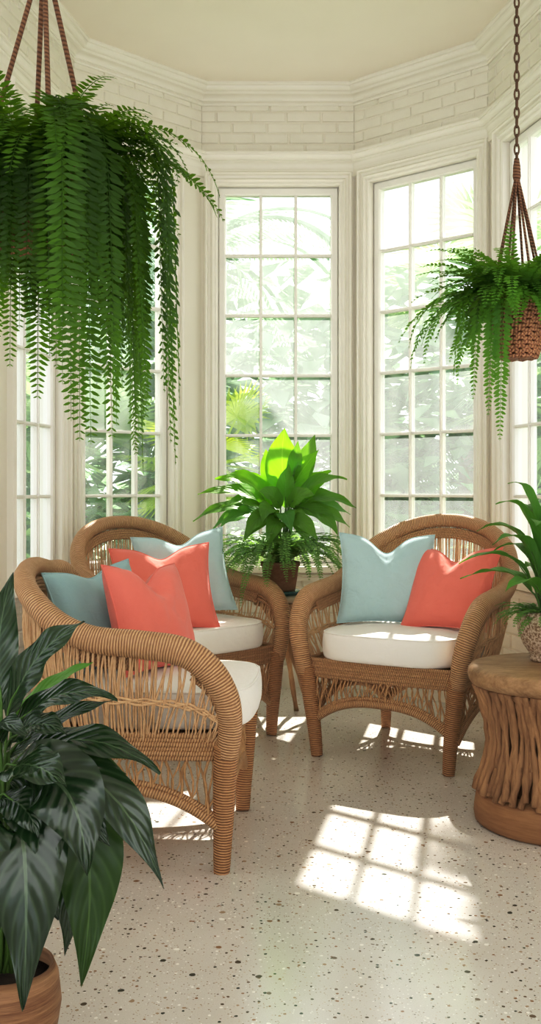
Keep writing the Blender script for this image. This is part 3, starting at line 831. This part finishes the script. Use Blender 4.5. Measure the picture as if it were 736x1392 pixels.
for z, rr in ((.43, .042), (.455, .040), (.445, .046)):
    m_.tube([V(rr * math.cos(2 * PI * j / 20), rr * math.sin(2 * PI * j / 20), z + .004 * math.sin(j)) for j in range(20)], .008, 6, closed=True)
m_.build('twig_binding', TWIG, tt)
m_ = MB(); m_.tube([V(.143 * math.cos(2 * PI * j / 36), .143 * math.sin(2 * PI * j / 36), .582) for j in range(36)], .011, 8, closed=True); m_.build('top_hoop', TWIG, tt)

CX, CY, CZ = .05, 5.35, .6265
cp = thing('potted_plant', 'bright broad-leaved plant with a ferny skirt in a brown pot by the centre window', 'potted plant', (CX, CY, CZ))
def build_cp():
    pm = MB(); pm.lathe([(.0, 0), (.10, 0), (.108, .008), (.108, .018), (.10, .02), (.0, .02)], 36, (CX, CY, CZ)); pm.build('saucer', SAUCER, cp)
    pm = MB(); pm.lathe([(.0, .02), (.074, .02), (.078, .03), (.094, .14), (.10, .145), (.10, .165), (.092, .167), (.086, .15)], 36, (CX, CY, CZ)); pm.build('clay_pot', BROWNPOT, cp)
    so_ = MB(); so_.lathe([(0, .15), (.087, .148)], 24, (CX, CY, CZ)); so_.build('soil', SOIL, cp)
    top = CZ + .15; b = V(CX, CY, top)
    S = 3.74e-3   # metres for one photo pixel at this depth
    def at(px, py, dy=0): return V(CX + (px - 380) * S, CY + dy, 1.16 - (py - 665) * S)
    big = [  # root side, mid, tip, width, material
        ((388, 672), (378, 630), (386, 582, -.02), .125, BRIL, (0, -1, .1)), ((395, 668), (405, 640), (432, 612, -.05), .075, BRIL, (-.3, -1, .5)),
        ((388, 690), (384, 660), (392, 632, -.08), .07, MIDL, (0, -1, .2)), ((396, 660), (398, 630), (404, 600, -.05), .06, MIDL, (.3, -1, .2)),
        ((365, 692), (345, 640), (292, 652, -.06), .105, BRIL, (0, -.7, 1)), ((360, 690), (330, 655), (270, 672, -.12), .075, MIDL, (0, -.6, 1)),
        ((362, 700), (315, 672), (262, 708, -.06), .07, MIDL, (0, -.6, 1)), ((368, 700), (340, 668), (300, 690, -.14), .08, MIDL, (0, -.6, 1)),
        ((398, 692), (420, 640), (470, 652, -.05), .075, MIDL, (0, -.6, 1)), ((402, 690), (430, 660), (483, 690, -.02), .085, MIDL, (0, -.6, 1)),
        ((400, 698), (435, 680), (472, 716, -.1), .075, MIDL, (0, -.6, 1)), ((395, 690), (425, 652), (450, 640, .05), .09, BRIL, (0, -.8, 1)),
        ((378, 700), (355, 690), (330, 735, -.22), .07, MIDL, (0, -1, .6)), ((390, 700), (400, 690), (418, 740, -.22), .07, MIDL, (0, -1, .6)),
        ((384, 715), (376, 690), (362, 742, -.30), .07, MIDL, (0, -1, .8)), ((372, 705), (350, 690), (335, 728, -.26), .07, MIDL, (0, -1, .8)), ((386, 712), (404, 692), (428, 732, -.28), .07, MIDL, (0, -1, .8)), ((380, 706), (384, 680), (394, 722, -.30), .07, GRNL, (0, -1, .8)), ((366, 704), (330, 676), (285, 722, -.02), .07, GRNL, (0, -.7, 1)), ((398, 702), (436, 672), (476, 700, .05), .07, GRNL, (0, -.7, 1)),
        ((380, 690), (372, 668), (350, 668, -.15), .07, MIDL, (0, -1, .6)), ((392, 688), (402, 668), (425, 672, -.15), .07, MIDL, (0, -1, .6)),
        ((370, 690), (350, 650), (318, 640, .06), .075, BRIL, (0, -.8, 1)), ((400, 690), (440, 690), (455, 725, -.16), .07, MIDL, (0, -.8, 1)),
        ((365, 700), (320, 690), (300, 715, -.15), .07, GRNL, (0, -.8, 1)), ((380, 680), (365, 640), (360, 610, .08), .08, BRIL, (0, -1, .3)),
        ((392, 680), (415, 630), (428, 590, .08), .08, MIDL, (0, -1, .3)), ((376, 700), (362, 676), (356, 708, -.28), .07, MIDL, (0, -1, .7))]
    for i, (a, m, c, w, mt, up) in enumerate(big):
        dz = c[2] if len(c) > 2 else 0
        leaf(cp, at(*a, dz * .3), at(*m, dz * .8), at(c[0], c[1], dz), w * 1.45, mt, up, .2, .05, i, 16, 6, stalk=b + V((a[0] - 380) * S * .3, 0, 0))
    r = random.Random(77)
    for i in range(96):
        az = i * 2.39996; L = r.uniform(.30, .60)
        frond(cp, (CX + .05 * math.cos(az), CY + .05 * math.sin(az), top + .02), az, L, r.uniform(.9, 1.45), r.uniform(-1.5, -1.1), r.uniform(.65, 1.0), .036, int(L / .0135), FERNC, 1300 + i, 1.1, twist=r.uniform(-.3, .3))
plant_parts(cp, build_cp)

# ------------------------------------------------------------------ big dark plant in the foreground
GX, GY = -.535, 2.12
gp = thing('potted_plant', 'big dark glossy-leaved plant in the lower left foreground, in a wooden bowl', 'potted plant', (GX, GY, 0))
def build_gp():
    pm = MB(); pm.lathe([(.0, 0), (.06, 0), (.08, .02), (.104, .075), (.112, .125), (.106, .18), (.096, .205), (.09, .20), (.095, .17)], 48, (GX, GY, 0)); pm.build('wooden_bowl', BOWLM, gp)
    so_ = MB(); so_.lathe([(0, .18), (.096, .175)], 24, (GX, GY, 0)); so_.build('soil', SOIL, gp)
    F = 1430.
    def at(px, py, y): return V((px - 368) / F * y, y, 1.16 - (py - 665) / F * y)
    b = V(GX, GY, .19)
    st = [  # base, control, tip (px, py, depth), width, material, up
        ((2, 965, 2.15), (-14, 880, 2.17), (18, 778, 2.15), .085, DARKL, (.2, -1, .1)),
        ((10, 975, 2.12), (38, 880, 2.10), (116, 845, 2.05), .085, DARKL, (-.5, -1, .7)),
        ((14, 1000, 2.12), (70, 915, 2.08), (160, 952, 2.00), .075, DARKL, (-.1, -.75, 1)),
        ((10, 985, 2.2), (70, 920, 2.22), (126, 900, 2.2), .045, GRNL, (-.1, -.7, 1)),
        ((12, 1030, 2.15), (70, 965, 2.16), (156, 952, 2.14), .05, DARKL, (-.1, -.7, 1)),
        ((18, 1040, 2.10), (110, 965, 2.02), (218, 1052, 1.98), .085, DARKL, (0, -.6, 1)),
        ((20, 1055, 2.12), (90, 1000, 2.14), (172, 1052, 2.12), .06, UNDL, (0, -.6, 1)),
        ((22, 1060, 2.06), (150, 1000, 1.96), (222, 1208, 1.92), .11, DARKL, (.35, -.85, .7)),
        ((14, 1060, 2.02), (110, 1020, 1.90), (118, 1190, 1.88), .15, DARKL, (.2, -1, .5)),
        ((10, 1075, 2.04), (80, 1050, 1.95), (150, 1150, 1.93), .12, DARKL, (.3, -1, .6)),
        ((12, 1120, 2.00), (45, 1080, 1.88), (32, 1372, 1.86), .165, DARKL, (.1, -1, .3)),
        ((60, 1110, 2.06), (150, 1080, 2.02), (110, 1340, 2.02), .15, UNDL, (.2, -1, .3)),
        ((60, 1130, 2.10), (110, 1160, 2.08), (88, 1300, 2.08), .08, DARKL, (.2, -1, .3)),
        ((0, 1085, 1.98), (40, 1085, 1.92), (52, 1140, 1.90), .07, DARKL, (.1, -1, .8)),
        ((-8, 1060, 2.05), (-70, 1000, 2.0), (-120, 1100, 1.95), .10, DARKL, (0, -.6, 1)),
        ((-8, 1000, 2.15), (-60, 900, 2.15), (-120, 900, 2.15), .09, DARKL, (0, -.8, 1)),
        ((0, 1100, 1.98), (-50, 1100, 1.88), (-60, 1330, 1.88), .14, DARKL, (0, -1, .3)),
        ((0, 1050, 2.25), (-20, 980, 2.4), (-40, 1010, 2.5), .09, DARKL, (0, .6, 1)),
        ((20, 1050, 2.25), (50, 990, 2.36), (60, 1050, 2.44), .09, DARKL, (0, .6, 1)),
        ((5, 1050, 2.0), (40, 1020, 1.86), (90, 1070, 1.80), .10, DARKL, (0, -.7, 1)),
        ((14, 1045, 2.08), (70, 1000, 1.98), (140, 1075, 1.95), .09, DARKL, (.1, -.8, 1)),
        ((12, 1085, 2.06), (60, 1060, 1.93), (72, 1200, 1.90), .12, DARKL, (.2, -1, .5)),
        ((8, 1020, 2.10), (45, 960, 2.04), (92, 1000, 2.00), .075, DARKL, (0, -.7, 1)),
        ((30, 1090, 2.12), (110, 1060, 2.10), (165, 1160, 2.10), .08, UNDL, (.1, -.8, .8)),
        ((0, 1010, 2.08), (-20, 960, 2.0), (40, 1000, 1.92), .07, DARKL, (0, -.7, 1)),
        ((2, 1140, 2.06), (30, 1130, 2.0), (80, 1250, 1.98), .13, DARKL, (.1, -1, .3)),
        ((-10, 1130, 2.06), (-20, 1140, 1.98), (-6, 1290, 1.96), .13, DARKL, (.0, -1, .3))]
    for i, (a, c, e, w, mt, up) in enumerate(st):
        leaf(gp, at(*a), at(*c), at(*e), w, mt, up, .18, .075, i, 28, 12, droopy=.1, full=.78, stalk=b + V((i % 5 - 2) * .008, (i % 3 - 1) * .01, 0))
plant_parts(gp, build_gp)

# ------------------------------------------------------------------ garden beyond the windows
OUT1 = m_plainleaf('garden_leaf_hazed', (.20, .34, .16), (.40, .55, .30), .45, (.5, .7, .3), .6, 1.2)  # misty haze is put into this leaf colour as paleness
OUT2 = m_plainleaf('garden_leaf_hazed_grey', (.13, .24, .15), (.28, .42, .27), .4, (.35, .55, .3), .6, 1.2)  # greyed green, with the garden haze put into the colour
OUT3 = m_plainleaf('garden_leaf_yellow', (.42, .60, .05), (.62, .78, .12), .6, (.8, .95, .1), .6, 1.2)
TRUNK = m_grain('palm_trunk', (.25, .20, .15), (.45, .38, .30), 6, (1, 1, 3), .8, .5)
GRASS = m_paint('garden_ground', (.40, .50, .28), .9, .3, 12)
gd = MB(); gd.add([(-30, 4, -.35), (30, 4, -.35), (30, 45, -.35), (-30, 45, -.35)], [(0, 1, 2, 3)]); struct(gd.build('ground', GRASS, None, False))
def fan_palm_mesh(R, seed, nf=20):
    mb = MB(); r = random.Random(seed); VV = []; FF = []
    for i in range(nf):
        az = i * 2.39996; e = r.uniform(-.5, 1.2); L = R * r.uniform(.45, .7)
        d = V(math.cos(az) * math.cos(e), math.sin(az) * math.cos(e), math.sin(e)); c = d * L - V(0, 0, .12 * L * L)
        mb.tube([V(0, 0, 0), d * L * .5, c], .012, 4, caps=False)
        side = V(-math.sin(az), math.cos(az), 0); nrm = side.cross(d)
        for k in range(22):
            a = -1.9 + 3.8 * k / 21; b = d * math.cos(a) + side * math.sin(a)
            ln = R * .55 * (1 - .25 * abs(a) / 1.9); wv = (side * math.cos(a) - d * math.sin(a)) * .022 * R
            q = c + b * ln * .6 + nrm * .03; tip = c + b * ln - V(0, 0, .18 * ln)
            s = len(VV); VV += [c, q + wv, tip, q - wv]; FF.append((s, s + 1, s + 2, s + 3))
    mb.add(VV, FF); return mb
def feather_palm_mesh(R, seed, nf=18):
    mb = MB(); r = random.Random(seed)
    for i in range(nf):
        az = i * 2.39996; e = r.uniform(.1, 1.35); p = V(0, 0, 0); pts = [p.copy()]; M = 14; VV = []; FF = []
        for j in range(M):
            ee = e - 1.7 * ((j + 1) / M) ** 1.3; d = V(math.cos(az) * math.cos(ee), math.sin(az) * math.cos(ee), math.sin(ee)); p = p + d * R / M; pts.append(p.copy())
        mb.tube(pts, .014, 4, caps=False); side = V(-math.sin(az), math.cos(az), 0)
        for j in range(34):
            x = (.12 + .88 * j / 34) * M; k = min(int(x), M - 1); c = pts[k].lerp(pts[k + 1], x - k); d = (pts[k + 1] - pts[k]).normalized()
            for sg in (-1, 1):
                ln = R * .34 * math.sin(PI * (.12 + .8 * j / 34)) ** .7; dd = (side * sg + d * .7 + V(0, 0, -.35)).normalized(); wv = d * .016 * R
                s = len(VV); VV += [c - wv * .5, c + dd * ln * .5 + wv * .6, c + dd * ln - V(0, 0, .1 * ln), c + dd * ln * .5 - wv * .6]; FF.append((s, s + 1, s + 2, s + 3))
        mb.add(VV, FF)
    return mb
def shrub_mesh(seed, n=900):
    mb = MB(); r = random.Random(seed); VV = []; FF = []
    for i in range(n):
        a = r.uniform(0, 6.283); z = r.uniform(0, 1); rad = (.25 + .75 * math.sin(PI * (.12 + .75 * z))) * .6 * r.uniform(.6, 1) * (1 + .2 * math.sin(a * 3 + seed))
        c = V(rad * math.cos(a), rad * math.sin(a), z * 1.0)
        d = (V(math.cos(a), math.sin(a), r.uniform(-.3, .9)) + V(r.uniform(-.7, .7), r.uniform(-.7, .7), 0)).normalized(); sd = d.cross(V(0, 0, 1)).normalized()
        L = r.uniform(.07, .15); w = L * .28
        s = len(VV); VV += [c, c + d * L * .5 + sd * w, c + d * L - V(0, 0, .03), c + d * L * .5 - sd * w]; FF.append((s, s + 1, s + 2, s + 3))
    mb.add(VV, FF); return mb
PROTO = {}
def garden(kind, name, label, cat, x, y, z, s, rz, mat, group, trunk=0):
    key = (kind, mat.name)
    t = thing(name, label, cat, (x, y, -.35), rz, group)
    if key not in PROTO:
        mb = {'fan': lambda: fan_palm_mesh(1.0, 3), 'fan2': lambda: fan_palm_mesh(1.0, 8, 24), 'feather': lambda: feather_palm_mesh(1.0, 4), 'shrub': lambda: shrub_mesh(2)}[kind]()
        o = mb.build('foliage', mat, t, False); PROTO[key] = o
    else:
        o = PROTO[key].copy(); COL.objects.link(o); o.parent = t
    o.scale = (s, s, s); o.location = (0, 0, z + .35 if trunk else 0)
    if trunk:
        tm = MB(); tm.tube([V(0, 0, 0), V(.03, 0, z * .5), V(0, 0, z + .35)], [.10, .085, .07], 10); tm.build('trunk', TRUNK, t)
    return t
GP, GS = 'palms in the garden outside', 'shrubs in the garden outside'
palms = [
    ('fan2', 'yellow-green sunlit fan palm outside the centre window, behind the bright potted plant', -.42, 8.1, 1.35, .75, .2, OUT3),
    ('feather', 'tall feathery palm arching high outside the centre window', -.75, 9.6, 3.3, 1.9, 1.0, OUT2),
    ('fan', 'grey-green fan palm outside the right pane of the centre window', .75, 9.2, 1.2, 1.0, 2.0, OUT2),
    ('feather', 'feathery palm outside the right-hand window, low in its panes', 1.75, 9.4, 1.5, 1.4, .4, OUT2),
    ('fan2', 'pale fan palm outside the upper panes of the right-hand window', 2.3, 10.5, 3.2, 1.4, 1.2, OUT1),
    ('fan', 'pale fan palm outside the left-hand window, half hidden by the fern', -1.55, 8.4, 1.35, 1.05, .5, OUT1),
    ('feather', 'feathery palm outside the left-hand window beside the pilaster', -1.9, 9.9, 2.2, 1.6, 2.4, OUT1),
    ('fan2', 'fan palm outside the window at the far left edge', -2.2, 7.2, 1.7, 1.1, .9, OUT1),
    ('fan', 'tall unseen palm added outside, its crown shading the sun above the right-hand window', 1.86, 8.1, 4.7, .5, 1.9, OUT1),  # added out of view to block part of the sun patch
    ('fan', 'fan palm outside the window at the far right edge', 2.5, 7.6, 1.9, 1.1, 2.9, OUT1)]
for k, lb, x, y, z, s, rz, mt in palms: garden(k, 'palm_tree', lb, 'palm', x, y, z, s, rz, mt, GP, 1)
shr = [(-2.6, 6.3, 1.9, OUT1), (-3.0, 8.0, 2.6, OUT2), (-1.7, 7.4, 1.5, OUT2), (-1.3, 10.2, 2.6, OUT2), (-.3, 9.8, 2.4, OUT2), (.5, 10.4, 2.9, OUT2), (1.3, 9.0, 1.9, OUT2), (1.55, 10.6, 2.7, OUT2), (2.5, 9.8, 2.5, OUT2), (2.2, 7.0, 1.5, OUT1), (3.0, 8.4, 2.3, OUT1), (-.9, 8.6, 1.5, OUT1), (3.0, 6.9, 1.8, OUT1), (3.4, 10.6, 2.6, OUT2)]
for i, (x, y, s, mt) in enumerate(shr):
    if y > 9.5: s *= 1.22
    garden('shrub', 'garden_shrub', 'soft green leafy shrub in the garden outside the bay windows', 'shrub', x, y, 0, s, i * 1.3, mt, GS)

# ------------------------------------------------------------------ camera
cam = bpy.data.cameras.new('camera'); co = bpy.data.objects.new('camera', cam); COL.objects.link(co)
co.location = (0, 0, 1.16); co.rotation_euler = (PI / 2, 0, 0)
cam.sensor_fit = 'VERTICAL'; cam.sensor_height = 36; cam.lens = 36 * 1430 / 1392
cam.shift_y = -31 / 1392; cam.clip_start = .05
scn.camera = co

# ------------------------------------------------------------------ light
wd = bpy.data.worlds.new('sky'); scn.world = wd; wd.use_nodes = True
bg = wd.node_tree.nodes['Background']; bg.inputs[0].default_value = (.93, .97, 1, 1); bg.inputs[1].default_value = 1.5
su = bpy.data.lights.new('sun', 'SUN'); so = bpy.data.objects.new('sun', su); COL.objects.link(so)
su.energy = 12; su.angle = .012; su.color = (1, .96, .89)
az, el = math.radians(10.8), math.radians(43)
so.rotation_euler = V(math.sin(az) * math.cos(el), math.cos(az) * math.cos(el), math.sin(el)).to_track_quat('Z', 'Y').to_euler()
so.location = (1.5, 9, 7)
al = bpy.data.lights.new('fill_light', 'AREA'); ao = bpy.data.objects.new('fill_light', al); COL.objects.link(ao)
al.shape = 'RECTANGLE'; al.size = 3; al.size_y = 2.6; al.energy = 30; al.specular_factor = .15; al.color = (1, .96, .90)  # added fill from behind the camera, no actual lamp of the room
ao.location = (0, -1.5, 2.2); ao.rotation_euler = (math.radians(80), 0, 0)
scn.view_settings.view_transform = 'Standard'
scn.view_settings.exposure = 0.12
scn.view_settings.use_curve_mapping = True
cv = scn.view_settings.curve_mapping.curves[3]
cv.points.new(.12, .075); cv.points.new(.5, .52); cv.points.new(.8, .86)
scn.view_settings.curve_mapping.update()
scn.cycles.max_bounces = 10; scn.cycles.transparent_max_bounces = 16; scn.cycles.diffuse_bounces = 5
